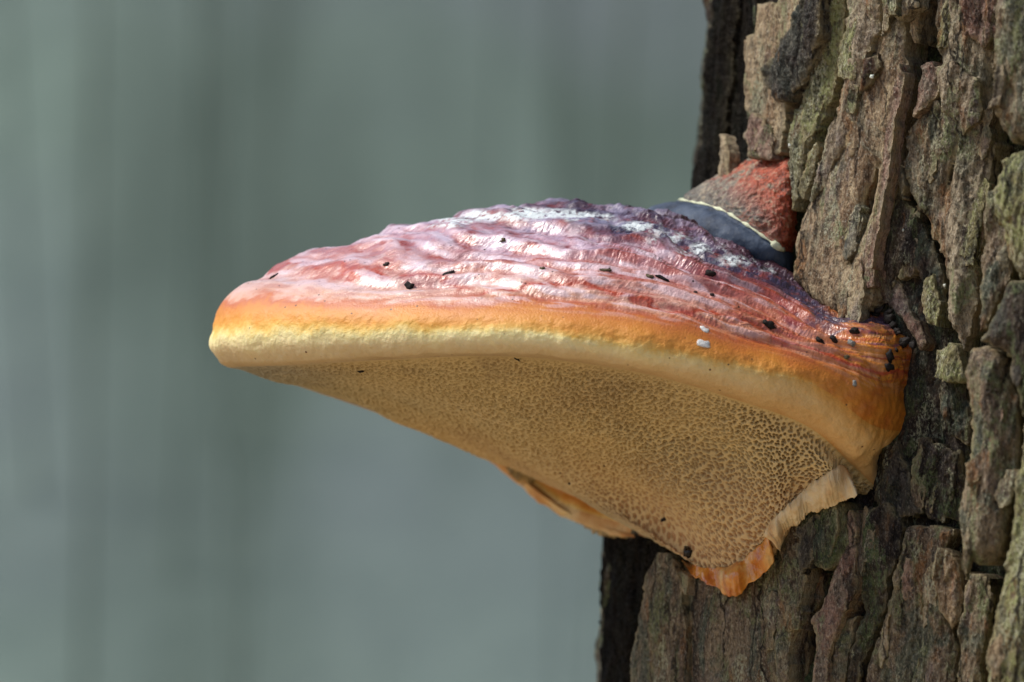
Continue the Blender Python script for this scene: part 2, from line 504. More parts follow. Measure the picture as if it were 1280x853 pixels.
PL = [
    # far left strip behind the furrow, top; its black includes painted shade
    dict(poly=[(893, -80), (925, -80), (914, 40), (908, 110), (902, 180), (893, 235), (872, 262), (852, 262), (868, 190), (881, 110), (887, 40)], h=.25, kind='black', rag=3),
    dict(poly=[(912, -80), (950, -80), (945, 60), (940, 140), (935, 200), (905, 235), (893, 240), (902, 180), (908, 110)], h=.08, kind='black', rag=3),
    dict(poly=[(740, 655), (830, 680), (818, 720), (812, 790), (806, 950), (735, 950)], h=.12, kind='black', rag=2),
    dict(poly=[(893, 165), (904, 172), (911, 190), (910, 222), (896, 240), (890, 215)], h=.75, kind='tan', rag=2, thick=.25, tilt=(.5, 0)),
    # thin ragged tan flake and the plates right of it
    dict(poly=[(945, 5), (968, 4), (990, -80), (1012, -80), (1000, 60), (985, 130), (975, 190), (960, 196), (934, 186), (926, 168), (938, 158), (940, 146), (927, 138), (931, 98), (930, 50), (943, 38)], h=.55, kind='tan', rag=2.2, edge=3, drop=.04, terr=.6, thick=.5),
    dict(poly=[(1012, -80), (1032, -80), (1025, 40), (1012, 75), (1000, 105), (983, 126), (964, 128), (950, 102), (948, 86), (962, 66), (985, 30)], h=.85, kind='dark', rag=2.2, rough=1.7, dome=.06),
    dict(poly=[(940, 140), (952, 150), (962, 175), (958, 198), (932, 198), (935, 182), (926, 170)], h=.72, kind='purple', rag=2.5, thick=.4),
    dict(poly=[(1028, -80), (1052, -80), (1048, 60), (1042, 105), (1022, 150), (1008, 196), (998, 240), (990, 262), (980, 210), (983, 160), (1000, 118), (1015, 70)], h=.6, kind='green', rag=3, rough=1.4),
    dict(poly=[(997, 235), (1006, 205), (1020, 168), (1014, 215), (1002, 248)], h=.75, kind='green', rag=2),
    # great long plate above the fungus, with its open split and curled right edge
    dict(poly=[(1058, -80), (1092, -80), (1098, 30), (1078, 82), (1072, 118), (1062, 170), (1040, 200), (1024, 232), (1012, 250), (1020, 200), (1036, 150), (1050, 90)], h=.8, kind='grey', rag=2.5, terr=.7),
    dict(poly=[(1100, 18), (1128, 22), (1134, 88), (1124, 140), (1116, 190), (1108, 260), (1098, 318), (1090, 342), (1090, 372), (1078, 388), (1045, 394), (1012, 372), (988, 352), (994, 300), (1006, 262), (1030, 214), (1056, 178), (1070, 120), (1080, 78)], h=.62, kind='tan', rag=2.0, dome=.14, terr=.55, rough=.8,
         cracks=[(1096, 205, 1062, 332, 4.5)]),
    dict(poly=[(1128, 78), (1136, 96), (1124, 150), (1116, 215), (1104, 285), (1092, 336), (1084, 334), (1096, 280), (1106, 215), (1112, 150)], h=1.0, kind='purple', rag=1.2, edge=3, drop=.02, curl=.12, thick=.35, terr=.3),
    dict(poly=[(1098, -80), (1150, -80), (1142, 8), (1130, 18), (1118, 24), (1104, 12)], h=1.15, kind='grey', rag=2.5, thick=.4),
    dict(poly=[(1140, 12), (1152, -80), (1166, -80), (1146, 30), (1143, 52), (1134, 40)], h=.65, kind='tan', rag=2),
    dict(poly=[(1078, 75), (1094, 66), (1098, 84), (1082, 104), (1076, 112)], h=.9, kind='furrow', rag=2, thick=.3),
    # right of the black gap
    dict(poly=[(1166, 10), (1176, -80), (1245, -80), (1243, 60), (1236, 110), (1238, 180), (1232, 260), (1222, 330), (1214, 400), (1200, 440), (1186, 398), (1180, 330), (1160, 285), (1140, 240), (1130, 210), (1138, 160), (1160, 130), (1172, 108), (1170, 60)], h=.72, kind='grey', rag=3, dome=.12, rough=1.2,
         cracks=[(1200, 172, 1176, 262, 1.6)]),
    dict(poly=[(1146, 82), (1160, 76), (1172, 96), (1168, 120), (1150, 140), (1139, 152), (1146, 120)], h=.95, kind='purple', rag=2, thick=.4, tilt=(0, .3)),
    dict(poly=[(1168, 84), (1190, 78), (1222, 100), (1224, 150), (1200, 168), (1192, 150), (1178, 140), (1170, 110)], h=1.02, kind='grey', rag=3, thick=.35),
    dict(poly=[(1205, -80), (1246, -80), (1248, 40), (1226, 60), (1205, 42), (1196, 10)], h=1.1, kind='purple', rag=4, rough=1.6, thick=.4),
    dict(poly=[(1113, 196), (1122, 206), (1130, 232), (1126, 250), (1116, 226)], h=.8, kind='tan', rag=1.5, thick=.3),
    dict(poly=[(1118, 200), (1128, 250), (1140, 262), (1164, 300), (1180, 345), (1182, 400), (1168, 392), (1150, 340), (1130, 335), (1112, 360), (1104, 340), (1110, 270)], h=.34, kind='mossy', rag=3, rough=1.3),
    dict(poly=[(1098, 330), (1112, 326), (1124, 360), (1134, 388), (1146, 402), (1158, 430), (1150, 440), (1128, 404), (1104, 380), (1094, 360)], h=.3, kind='purple', rag=2, dome=.1),
    # small blocks between fungus and right ridge
    dict(poly=[(1168, 438), (1184, 428), (1198, 434), (1203, 455), (1208, 478), (1184, 478), (1166, 470)], h=.8, kind='green', rag=2.2, rough=1.2, thick=.9),
    dict(poly=[(1150, 350), (1164, 344), (1172, 380), (1170, 408), (1158, 404), (1150, 380)], h=.55, kind='green', rag=3, thick=.6),
    dict(poly=[(1176, 470), (1206, 480), (1212, 520), (1208, 560), (1186, 545), (1170, 510)], h=.35, kind='mossy', rag=3, rough=1.4),
    dict(poly=[(1150, 545), (1196, 565), (1206, 600), (1196, 650), (1162, 650), (1140, 610)], h=.22, kind='mossy', rag=4, rough=1.5),
    # thick near ridge at the right, out of focus
    dict(poly=[(1246, -80), (1315, -80), (1315, 150), (1288, 170), (1262, 176), (1246, 150), (1240, 90)], h=3.2, kind='low', rag=4, dome=.3),
    dict(poly=[(1250, 200), (1315, 180), (1315, 330), (1276, 350), (1252, 300), (1240, 262)], h=3.1, kind='green', rag=4, dome=.3),
    dict(poly=[(1234, 240), (1262, 232), (1272, 290), (1258, 352), (1236, 400), (1224, 420), (1226, 330)], h=2.3, kind='low', rag=3),
    dict(poly=[(1262, 352), (1315, 345), (1315, 520), (1278, 520), (1268, 470), (1258, 440), (1228, 425), (1240, 400)], h=3.2, kind='mossy', rag=3, dome=.2),
    dict(poly=[(1212, 440), (1234, 432), (1258, 448), (1272, 500), (1275, 560), (1266, 610), (1252, 690), (1238, 708), (1204, 702), (1196, 650), (1208, 592), (1216, 545), (1208, 480)], h=2.6, kind='low', rag=2.5, dome=.35),
    dict(poly=[(1280, 530), (1315, 525), (1315, 950), (1236, 950), (1232, 820), (1252, 730), (1268, 640)], h=3.3, kind='green', rag=3, dome=.3),
    dict(poly=[(1206, 716), (1236, 722), (1240, 760), (1226, 820), (1226, 950), (1196, 950), (1198, 800)], h=1.1, kind='low', rag=3),
    # below the fungus
    dict(poly=[(822, 690), (838, 692), (852, 724), (853, 760), (851, 950), (780, 950), (790, 812), (800, 772), (804, 730), (812, 708)], h=.55, kind='low', rag=1.8, edge=3, drop=.03, terr=.6),
    dict(poly=[(846, 712), (855, 720), (854, 744), (846, 738)], h=.7, kind='grey', rag=1.5, thick=.35),
    dict(poly=[(859, 715), (920, 715), (972, 670), (974, 760), (966, 950), (856, 950)], h=.45, kind='low', rag=1.5, dome=.1, terr=.5),
    dict(poly=[(976, 655), (1004, 640), (1010, 690), (1008, 725), (996, 765), (984, 810), (980, 950), (971, 950), (968, 800), (972, 720)], h=.62, kind='low', rag=2),
    dict(poly=[(1000, 636), (1052, 628), (1058, 680), (1044, 706), (1028, 714), (1012, 704), (1002, 680)], h=.75, kind='mossy', rag=2, dome=.14, terr=.4),
    dict(poly=[(1060, 636), (1068, 660), (1068, 735), (1060, 762), (1048, 782), (1034, 822), (1026, 950), (1008, 950), (1016, 815), (1014, 775), (1030, 745), (1040, 715), (1054, 690)], h=.66, kind='purple', rag=2.2),
    dict(poly=[(1014, 722), (1034, 716), (1030, 745), (1012, 775), (1006, 830), (1000, 950), (986, 950), (992, 800), (1002, 760)], h=.12, kind='furrow', rag=2.5, rough=2),
    dict(poly=[(1046, 790), (1060, 772), (1072, 770), (1060, 815), (1042, 950), (1030, 950)], h=.42, kind='low', rag=2),
    dict(poly=[(1072, 640), (1108, 628), (1126, 660), (1114, 720), (1098, 780), (1072, 835), (1060, 950), (1044, 950), (1062, 815), (1076, 765), (1072, 700)], h=.46, kind='mossy', rag=3, rough=1.3),
    dict(poly=[(1130, 660), (1164, 655), (1192, 662), (1180, 690), (1178, 760), (1196, 800), (1192, 950), (1064, 950), (1080, 835), (1104, 780), (1120, 720)], h=.62, kind='low', rag=3, dome=.1, rough=1.2,
         cracks=[(1110, 760, 1098, 850, 1.6)]),
    dict(poly=[(1172, 684), (1186, 690), (1196, 705), (1203, 750), (1198, 775), (1188, 786), (1172, 762), (1166, 720)], h=1.05, kind='tan', rag=2.2, thick=.6),
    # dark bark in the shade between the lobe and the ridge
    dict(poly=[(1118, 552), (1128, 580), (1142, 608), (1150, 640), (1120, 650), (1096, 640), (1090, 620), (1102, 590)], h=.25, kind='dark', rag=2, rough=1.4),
]
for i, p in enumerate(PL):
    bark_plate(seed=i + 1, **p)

def scatter_flakes(count):
    rnd = random.Random(21)
    polys = [(np.array(p['poly'], float), p) for p in PL]
    made = 0; tries = 0
    while made < count and tries < 3000:
        tries += 1
        x, y = rnd.uniform(935, 1275), rnd.uniform(-10, 860)
        under = [p for q, p in polys if sdf_poly(q, np.array([x]), np.array([y]))[0] > 5]
        if not under: continue
        top = max(under, key=lambda p: p['h'])
        if top['kind'] in ('black', 'furrow'): continue
        a_, b_ = rnd.uniform(6, 14), rnd.uniform(20, 60)
        nn = rnd.randint(6, 9); lean = -.16
        pts = []
        for k in range(nn):
            t = 2 * math.pi * (k + rnd.uniform(-.25, .25)) / nn
            r = rnd.uniform(.65, 1.15)
            vx, vy = a_ * r * math.cos(t), b_ * r * math.sin(t)
            pts.append((x + vx + lean * vy, y + vy))
        kinds = {'tan': ['grey', 'purple', 'tan'], 'grey': ['tan', 'green', 'low'], 'green': ['grey', 'green', 'tan'], 'low': ['low', 'grey', 'purple'],
                 'dark': ['dark', 'low'], 'purple': ['low', 'tan'], 'mossy': ['mossy', 'low', 'dark']}[top['kind']]
        bark_plate(pts, top['h'] + top.get('dome', 0) * .7 + rnd.uniform(-.02, .05), rnd.choice(kinds), rag=3.2, edge=2.5, drop=.015, terr=.5, rough=.9,
                   thick=.28, tilt=(rnd.uniform(-.25, .25), rnd.uniform(-.12, .12)), seed=100 + made, name='bark_flake')
        made += 1

scatter_flakes(48)

# ------------------------------------------------------------------ bracket fungus
T = 'T'   # depth token: on the trunk
ROWS = 11
CTRL = [
    [(1098, 376, 'T0.3'), (1108, 388, 'T0.1'), (1130, 410, 'T0.1'), (1141, 440, 'T0.1'), (1135, 490, 'T0.1'), (1128, 540, 'T0.1'), (1104, 572, 'T0.1'), (1093, 612, 'T0.1'), (1074, 620, 'T0.1'), (1064, 624, 'T0.1'), (1060, 628, 'T-0.2'), (1058, 630, 'T0.5')],
    [(1064, 376, 'T0.5'), (1068, 388, 'T-0.2'), (1088, 408, -2.3), (1098, 440, -2.9), (1097, 490, -3.3), (1087, 530, -3.3), (1074, 566, -3.0), (1060, 580, -2.5), (1053, 595, 'T-1.3'), (1051, 611, 'T-1.1'), (1049, 626, 'T-0.7'), (1049, 632, 'T0.5')],
    [(1030, 368, 'T0.4'), (1030, 380, 'T-0.4'), (1031, 402, -2.0), (1027, 428, -3.1), (1024, 456, -3.8), (1021, 483, -4.0), (1016, 515, -3.8), (1010, 538, -3.2), (1008, 572, 'T-2.1'), (1005, 607, 'T-1.6'), (1002, 640, 'T-1.0'), (1004, 646, 'T0.5')],
    [(988, 345, 1.2), (985, 344, .2), (972, 366, -1.4), (957, 396, -3.0), (942, 430, -4.0), (932, 462, -4.4), (930, 490, -4.2), (930, 508, -3.6), (946, 570, 'T-3.0'), (961, 630, 'T-2.0'), (972, 686, 'T-1.0'), (976, 692, 'T0.5')],
    [(915, 312, 1.4), (908, 300, .6), (882, 326, -1.2), (852, 356, -3.0), (822, 398, -4.3), (800, 433, -4.7), (798, 458, -4.5), (802, 472, -3.8), (842, 552, -1.4), (888, 642, 'T-2.0'), (930, 728, 'T-0.9'), (932, 738, 'T0.5')],
    [(850, 285, 1.9), (845, 272, 1.2), (800, 291, -.7), (740, 326, -2.6), (668, 382, -4.0), (640, 412, -4.4), (640, 439, -4.2), (647, 452, -3.5), (722, 540, -.7), (805, 632, 'T-2.6'), (900, 728, 'T-0.9'), (902, 738, 'T0.5')],
    [(812, 278, 2.4), (805, 264, 1.7), (725, 276, 0), (620, 316, -1.7), (508, 376, -2.9), (480, 413, -3.2), (482, 442, -3.0), (492, 455, -2.3), (602, 522, .4), (738, 622, 2.4), (874, 716, 'T-0.9'), (874, 726, 'T0.5')],
    [(785, 275, 2.8), (772, 261, 2.1), (662, 261, 1.1), (522, 298, -.2), (384, 368, -1.2), (344, 412, -1.4), (350, 447, -1.2), (368, 461, -.6), (502, 502, 1.4), (684, 602, 3.2), (856, 702, 'T-0.8'), (855, 710, 'T0.6')],
    [(775, 275, 3.4), (756, 259, 2.7), (622, 262, 2.3), (452, 300, 1.9), (300, 358, 1.3), (265, 418, 1.1), (274, 447, 1.2), (300, 464, 1.7), (440, 506, 2.9), (644, 588, 4.2), (844, 694, 'T-0.6'), (844, 699, 'T0.6')],
    [(780, 280, 4.0), (757, 264, 3.4), (632, 272, 4.0), (480, 315, 4.2), (330, 388, 3.6), (302, 432, 3.4), (312, 458, 3.3), (334, 472, 3.4), (462, 515, 4.2), (655, 592, 5.0), (838, 689, 'T-0.3'), (838, 693, 'T0.8')],
    [(790, 285, 4.8), (766, 272, 4.4), (662, 292, 5.4), (560, 346, 6.0), (452, 432, 5.8), (432, 476, 5.7), (438, 500, 5.5), (455, 511, 5.3), (540, 537, 5.5), (694, 608, 5.8), (832, 687, 'T0.1'), (832, 690, 'T1.0')],
    [(815, 315, 5.8), (791, 302, 5.5), (712, 352, 6.6), (650, 422, 7.3), (602, 502, 7.5), (590, 542, 7.4), (594, 563, 7.2), (606, 569, 6.9), (664, 604, 6.8), (755, 648, 6.6), (824, 684, 'T0.6'), (826, 686, 'T1.4')],
    [(850, 390, 5.6), (830, 382, 5.4), (780, 442, 6.0), (736, 522, 6.4), (706, 592, 6.5), (697, 626, 6.4), (700, 646, 6.2), (716, 642, 5.9), (752, 654, 5.7), (790, 667, 5.4), (818, 682, 4.6), (822, 684, 5.2)],
    [(885, 490, 4.6), (870, 482, 4.4), (842, 542, 4.6), (820, 602, 4.6), (804, 638, 4.6), (797, 658, 4.4), (801, 675, 4.2), (808, 672, 4.1), (814, 676, 4.0), (818, 679, 3.9), (824, 683, 3.6), (828, 685, 4.4)],
    [(925, 500, 'T0.8'), (910, 492, 'T0.6'), (888, 552, 'T0.6'), (870, 612, 'T0.6'), (858, 650, 'T0.6'), (850, 672, 'T0.5'), (850, 690, 'T0.4'), (852, 690, 'T0.5'), (854, 691, 'T0.6'), (856, 692, 'T0.6'), (858, 694, 'T0.7'), (860, 696, 'T0.8')],
]

def resolve(px, py, y):
    if isinstance(y, str):
        P, n = on_trunk(np.array(float(px)), np.array(float(py)))
        return unproject(np.array(float(px)), np.array(float(py)), P[1] + float(y[1:]))
    yy = float(y)
    if yy < 0: yy *= .85
    return unproject(np.array(float(px)), np.array(float(py)), np.array(yy))

G = np.array([[resolve(*c) for c in col] for col in CTRL])          # cols x rows x 3

FUN = empty('bracket_fungus', (8.0 * CM, -1.7 * CM, -3.0 * CM),
            'red and orange banded bracket fungus with cream rim growing from pine trunk', 'fungus')

s_per = [80, 110, 130, 150, 150, 150, 150, 120] + [80, 80, 80, 70, 60, 30]
t_per = [14, 46, 60, 60, 46, 34, 26, 110, 120, 110, 10]
A, spar = cr(G, s_per)                                    # ns x rows x 3
B_, tpar = cr(np.swapaxes(A, 0, 1), t_per)
P = np.swapaxes(B_, 0, 1)                                 # ns x nt x 3
ns, nt = P.shape[:2]
S, Tt = np.meshgrid(spar, tpar, indexing='ij')
N = grid_normals(P)
# orient outward: top (t about 3) must point up
if N[(np.abs(S - 5) < .5) & (np.abs(Tt - 3) < .5)][:, 2].mean() < 0:
    N = -N; FLIP = True
else:
    FLIP = False
NB = N.copy()
arc = np.concatenate([[0], np.cumsum(np.linalg.norm(np.diff(A[:, 4], axis=0), axis=1))])   # arc length on the rim, cm
ARC = np.broadcast_to(arc[:, None], S.shape)
wrp = perlin(np.stack([ARC * .35, Tt * .8, 0 * S], -1))
wrp2 = perlin(np.stack([ARC * .9, Tt * 1.5, 0 * S + 4], -1))
lobe = 1 - sstep(.8, 2.2, S)
capm = sstep(.4, .9, Tt) * (1 - sstep(3.4, 4.2, Tt)) * (1 - .85 * lobe)
H = np.zeros_like(S)
# growth zones: uneven concentric swells and steps
z1 = Tt * 1.55 + .42 * wrp + .12 * wrp2
H += capm * .10 * np.sin(2 * np.pi * z1) * (.6 + .6 * perlin(np.stack([ARC * .5, Tt * .6, 0 * S + 9], -1)))
z2 = Tt * 3.7 + .9 * wrp + .3 * wrp2
H += capm * .035 * np.sin(2 * np.pi * z2)
H += capm * (.07 * fbm(P * .8, 3) + .013 * fbm(P * 4.5, 3, .6))
# fine radial wrinkles of the lacquered crust
wk = perlin(np.stack([ARC * 5.0 + 2.2 * wrp2 + 1.4 * Tt, Tt * 2.6, 0 * S + 2], -1))
wk2 = perlin(np.stack([ARC * 10.0 + 4.0 * wrp2 + 2.1 * Tt, Tt * 6.5, 0 * S + 7], -1))
wzone = sstep(1.2, 1.8, Tt) * (1 - sstep(3.5, 4.2, Tt))
wamp = sstep(-.25, .45, perlin(np.stack([ARC * .55, Tt * 1.4, 0 * S + 12], -1)))
stk = fbm(np.stack([ARC * .9, Tt * 7.0 + 1.2 * wrp, 0 * S + 5], -1), 3, .6)
H += capm * .018 * stk + capm * .004 * perlin(P * 27)
H += wzone * (.009 * (1 - np.abs(wk) * 2) + .008 * (1 - np.abs(wk2) * 2)) * (.25 + wamp)
wrk = wzone * np.maximum(sstep(.12, .0, np.abs(wk)), .9 * sstep(.13, .0, np.abs(wk2))) * sstep(.0, .6, wamp) * sstep(-.35, .2, perlin(np.stack([ARC * 2.2, Tt * 4.0, 0 * S + 33], -1)))
# crust near the crest is rougher
H += (1 - sstep(1.2, 2.2, Tt)) * sstep(.3, .9, Tt) * .035 * fbm(P * 6, 3, .6)
# margin: soft swellings
mg = sstep(4.2, 4.7, Tt) * (1 - sstep(6.3, 6.9, Tt))
H += mg * (.045 * (1 + 1.6 * sstep(10.2, 11, S)) * fbm(P * 1.1 + 3, 3) + .010 * fbm(P * 7, 3))
# right lobe: lumpy
H += lobe * sstep(.8, 1.5, Tt) * (1 - sstep(6, 7, Tt)) * .07 * fbm(P * 1.7 + 8, 3)
# pore surface: recessed behind the rim, gently undulating, with real tubes
pm = sstep(6.75, 7.05, Tt)
H += pm * (-.05 + .12 * fbm(P * np.array([.35, .35, .35]) + 2, 3) * sstep(7, 7.6, Tt) * (1 - sstep(9.4, 10, Tt)))
isp = Tt > 6.7
pp = P[isp]
pp = pp + .05 * np.stack([perlin(pp * 1.3), perlin(pp * 1.3 + 9), perlin(pp * 1.3 + 21)], -1)
def cells2(u, v, jit):
    """jittered brick-laid cells: distance to the nearest cell centre"""
    iv = np.floor(v).astype(np.int64); best = np.full(len(u), 9.0)
    for dv in (-1, 0, 1):
        r_ = iv + dv
        uu = u + .5 * (r_ & 1)
        iu = np.floor(uu).astype(np.int64)
        for du in (-1, 0, 1):
            c_ = iu + du
            h_ = _h3[_hash(c_, r_, np.full_like(c_, 7))]
            cx = c_ + .5 + jit * (h_[:, 0] - .5) - .5 * (r_ & 1); cy = r_ + .5 + jit * (h_[:, 1] - .5)
            best = np.minimum(best, np.hypot((u - cx), (v - cy) * .9))
    return best
PD = 11.5
c1 = cells2(pp[:, 0] * PD, (.72 * pp[:, 1] - .80 * pp[:, 2]) * PD, .75)
pore = 1 - sstep(.17, .46, c1)
big = .75 + .5 * perlin(pp * .5 + 30)
ease = sstep(6.85, 7.25, Tt[isp]) * (1 - sstep(9.9, 10.1, Tt[isp]))
Hp = -(.10 * pore * big) * ease - .02 * ease * sstep(.0, .3, perlin(pp * 8))
H[isp] += Hp
pattr = np.zeros_like(S); pattr[isp] = pore * ease
# torn ragged lower edge
H += sstep(9.5, 10, Tt) * .06 * fbm(P * 3, 3)
P = P + NB * H[..., None]
NF = grid_normals(P) * (-1 if FLIP else 1)

pxx, pyy = to_px(P)
# whitish blotches on the old crest, traced
blotches = np.zeros_like(S)
for bx, by, sx, sy, am in ((590, 272, 45, 6, 1.0), (640, 266, 40, 6, .9), (690, 269, 42, 6, 1.1), (738, 271, 24, 5, 1.1), (800, 284, 26, 6, 1.0), (835, 298, 26, 7, .9),
                           (880, 312, 26, 8, .8), (920, 326, 28, 7, .65), (955, 338, 24, 5, .55), (560, 282, 30, 5, .7), (480, 320, 40, 8, .2)):
    blotches += am * np.exp(-((pxx - bx) / sx) ** 2 - ((pyy - by) / sy) ** 2)
blotches += .5 * np.exp(-((Tt - 1.25) / .25) ** 2) * (S > 8)
blotches *= (.55 + .8 * fbm(P * 2.2, 3))

def sub(j0, j1, name, mat, extra=()):
    sl = slice(j0, j1)
    q = P[:, sl]
    at = {'zone': Tt[:, sl], 'along': S[:, sl], 'blotches': blotches[:, sl], 'pore': pattr[:, sl], 'wrinkle': wrk[:, sl], 'streak': stk[:, sl]}
    return mesh_obj(name, q.reshape(-1, 3), grid_faces(ns, q.shape[1], FLIP), mat, FUN, attrs=at, normals=NF[:, sl])

def zone_coord(m):
    z = m.attr('zone'); s = m.attr('along')
    n1 = m.noise(110, 4, .6); n2 = m.noise(700, 4, .65)
    zz = m.math('ADD', z, m.math('MULTIPLY', m.math('SUBTRACT', n1, .5), .95))
    zz = m.math('ADD', zz, m.math('MULTIPLY', m.math('SUBTRACT', n2, .5), .35))
    sh = m.math('MULTIPLY', m.mr(s, 5.3, 7.6, 0, .38), m.mr(z, 4.9, 4.2))
    return m.math('SUBTRACT', zz, sh)

def cap_material():
    m = NT('fungus_crust')
    z = m.attr('zone'); s = m.attr('along'); bl = m.attr('blotches')
    n1 = m.noise(110, 4, .6); n2 = m.noise(700, 4, .65); n3 = m.noise(2600, 3, .6); n0 = m.noise(35, 2, .5)
    zz = zone_coord(m)
    u = m.math('DIVIDE', zz, 5.2)
    left = m.ramp(u, [(.10, (.030, .016, .026)), (.24, (.055, .022, .040)), (.33, (.09, .035, .065)), (.40, (.26, .08, .08)), (.47, (.48, .28, .34)),
                      (.56, (.54, .31, .32)), (.61, (.48, .17, .12)), (.67, (.68, .45, .40)), (.725, (.64, .36, .25)), (.755, (.50, .13, .035)), (.80, (.60, .21, .025)), (.90, (.68, .30, .035)), (.945, (.72, .44, .09)), (.975, (.80, .62, .24))])
    right = m.ramp(u, [(.10, (.035, .014, .02)), (.24, (.07, .02, .03)), (.33, (.20, .03, .025)), (.44, (.40, .07, .025)), (.56, (.54, .18, .09)), (.62, (.46, .09, .03)),
                       (.70, (.58, .24, .12)), (.76, (.50, .13, .03)), (.84, (.60, .20, .022)), (.92, (.66, .28, .035)), (.955, (.70, .40, .09)), (.985, (.76, .56, .22))])
    c = m.mix(m.mr(m.math('ADD', s, m.math('MULTIPLY', m.math('SUBTRACT', n0, .5), 2.5)), 5.6, 3.2), left, right)
    lobe = m.ramp(m.mr(n1, .3, .7), [(0, (.40, .085, .012)), (.5, (.56, .20, .02)), (1, (.62, .27, .03))])
    lobe = m.mix(m.mr(z, 1.6, .9), lobe, (.46, .13, .09))
    c = m.mix(m.mr(m.math('ADD', s, m.math('MULTIPLY', m.math('SUBTRACT', n1, .5), 1.6)), 2.6, 1.2), c, lobe)
    c = m.mix(m.math('MULTIPLY', m.attr('wrinkle'), .75), c, (.20, .022, .012))
    # thin dark red growth lines
    nl = m.noise(60, 3, .5)
    zl = m.math('ADD', z, m.math('ADD', m.math('MULTIPLY', m.math('SUBTRACT', nl, .5), 1.1), m.math('MULTIPLY', m.math('SUBTRACT', n2, .5), .12)))
    for z0, wd, cl, gate in ((3.62, .075, (.44, .06, .015), .36), (3.2, .05, (.34, .05, .02), .50), (2.75, .08, (.24, .035, .03), .50), (2.3, .06, (.12, .03, .04), .48), (1.9, .09, (.05, .02, .035), .46)):
        ln_ = m.mr(m.math('ABSOLUTE', m.math('SUBTRACT', zl, z0)), wd, wd * .2)
        c = m.mix(m.math('MULTIPLY', ln_, m.mr(m.noise(130 + 20 * z0, 2), gate - .04, gate + .06)), c, cl)
    sk = m.attr('streak')
    pale = m.math('MULTIPLY', m.mr(sk, .02, .42), m.math('MULTIPLY', m.mr(z, 1.6, 2.4), m.mr(z, 4.2, 3.7)))
    c = m.mix(m.math('MULTIPLY', pale, m.mr(s, 2.2, 4.6, .12, .62)), c, (.76, .62, .68))
    red = m.math('MULTIPLY', m.mr(sk, -.08, -.42), m.math('MULTIPLY', m.mr(z, 1.2, 2.0), m.mr(z, 4.3, 3.7)))
    c = m.mix(m.math('MULTIPLY', red, .6), c, (.36, .06, .035))
    # dark blue-violet stain under the pale crest
    dk = m.math('MULTIPLY', m.mr(m.math('ABSOLUTE', m.math('SUBTRACT', zl, 1.75)), .65, .15), m.mr(m.noise(230, 4, .65), .38, .50))
    dk = m.math('MULTIPLY', dk, m.mr(s, 7.6, 6.0))
    c = m.mix(m.math('MULTIPLY', dk, .92), c, (.026, .024, .062))
    # lilac sky sheen painted into the crust colour, then whitish blotches
    lil = m.math('MULTIPLY', m.mr(n1, .48, .66), m.mr(z, 3.9, 2.4))
    lil = m.math('MULTIPLY', lil, m.mr(s, 3.6, 5.6))
    c = m.mix(m.math('MULTIPLY', lil, .65), c, (.50, .45, .62))
    b2 = m.math('MULTIPLY', bl, m.mr(n2, .36, .56))
    c = m.mix(m.mr(b2, .08, .42), c, (.64, .70, .71))
    # brown crumbs stuck in the crust
    vs = m.voro(420); c = m.mix(m.math('MULTIPLY', m.mr(vs, .11, .07), m.mr(n1, .46, .52)), c, (.05, .022, .012))
    r = m.mr(n2, .3, .7, .24, .44)
    r = m.mix(m.mr(b2, .1, .5), r, (.75, .75, .75))
    r = m.mix(m.mr(z, 3.9, 4.8), r, (.62, .62, .62))
    m.bump(n2, .22, .0006)
    m.bump(n3, .45, .0003)
    mat = m.out(c, r, Specular_IOR_Level=.6, Coat_Weight=m.mr(z, 4.4, 3.4, 0.0, .5), Coat_Roughness=.25)
    return mat

def margin_material():
    m = NT('fungus_margin')
    z = m.attr('zone'); s = m.attr('along')
    n1 = m.noise(90, 4, .55); n2 = m.noise(800, 4, .6); n3 = m.noise(3000, 2)
    u = zone_coord(m)
    front = m.ramp(m.mr(u, 4.68, 7.0), [(.0, (.68, .30, .035)), (.10, (.72, .44, .09)), (.165, (.80, .62, .24)), (.22, (.82, .72, .36)), (.33, (.80, .69, .38)), (.45, (.68, .54, .30)), (.65, (.58, .44, .24)), (.85, (.50, .37, .19)), (1, (.38, .26, .12))])  # cream to tan, plus shading of the rounded rim painted in downward
    lobe = m.ramp(m.mr(u, 4.78, 7.0), [(.0, (.60, .26, .04)), (.15, (.62, .32, .08)), (.35, (.68, .44, .18)), (.8, (.68, .43, .18)), (1, (.58, .30, .09))])
    c = m.mix(m.mr(m.math('ADD', s, m.math('MULTIPLY', m.math('SUBTRACT', n1, .5), 1.0)), 4.9, 1.6), front, lobe)
    back = m.ramp(m.mr(n1, .35, .65), [(0, (.40, .15, .05)), (.5, (.62, .34, .12)), (1, (.72, .52, .25))])
    c = m.mix(m.mr(s, 9.6, 10.6), c, back)
    vs = m.voro(360); c = m.mix(m.math('MULTIPLY', m.mr(vs, .10, .06), m.mr(n1, .50, .56)), c, (.12, .04, .015))
    m.bump(n2, .4, .0007); m.bump(n3, .35, .0003)
    return m.out(c, .62, Specular_IOR_Level=.3, Subsurface_Weight=.12, Subsurface_Radius=(.004, .002, .001), Subsurface_Scale=.5)

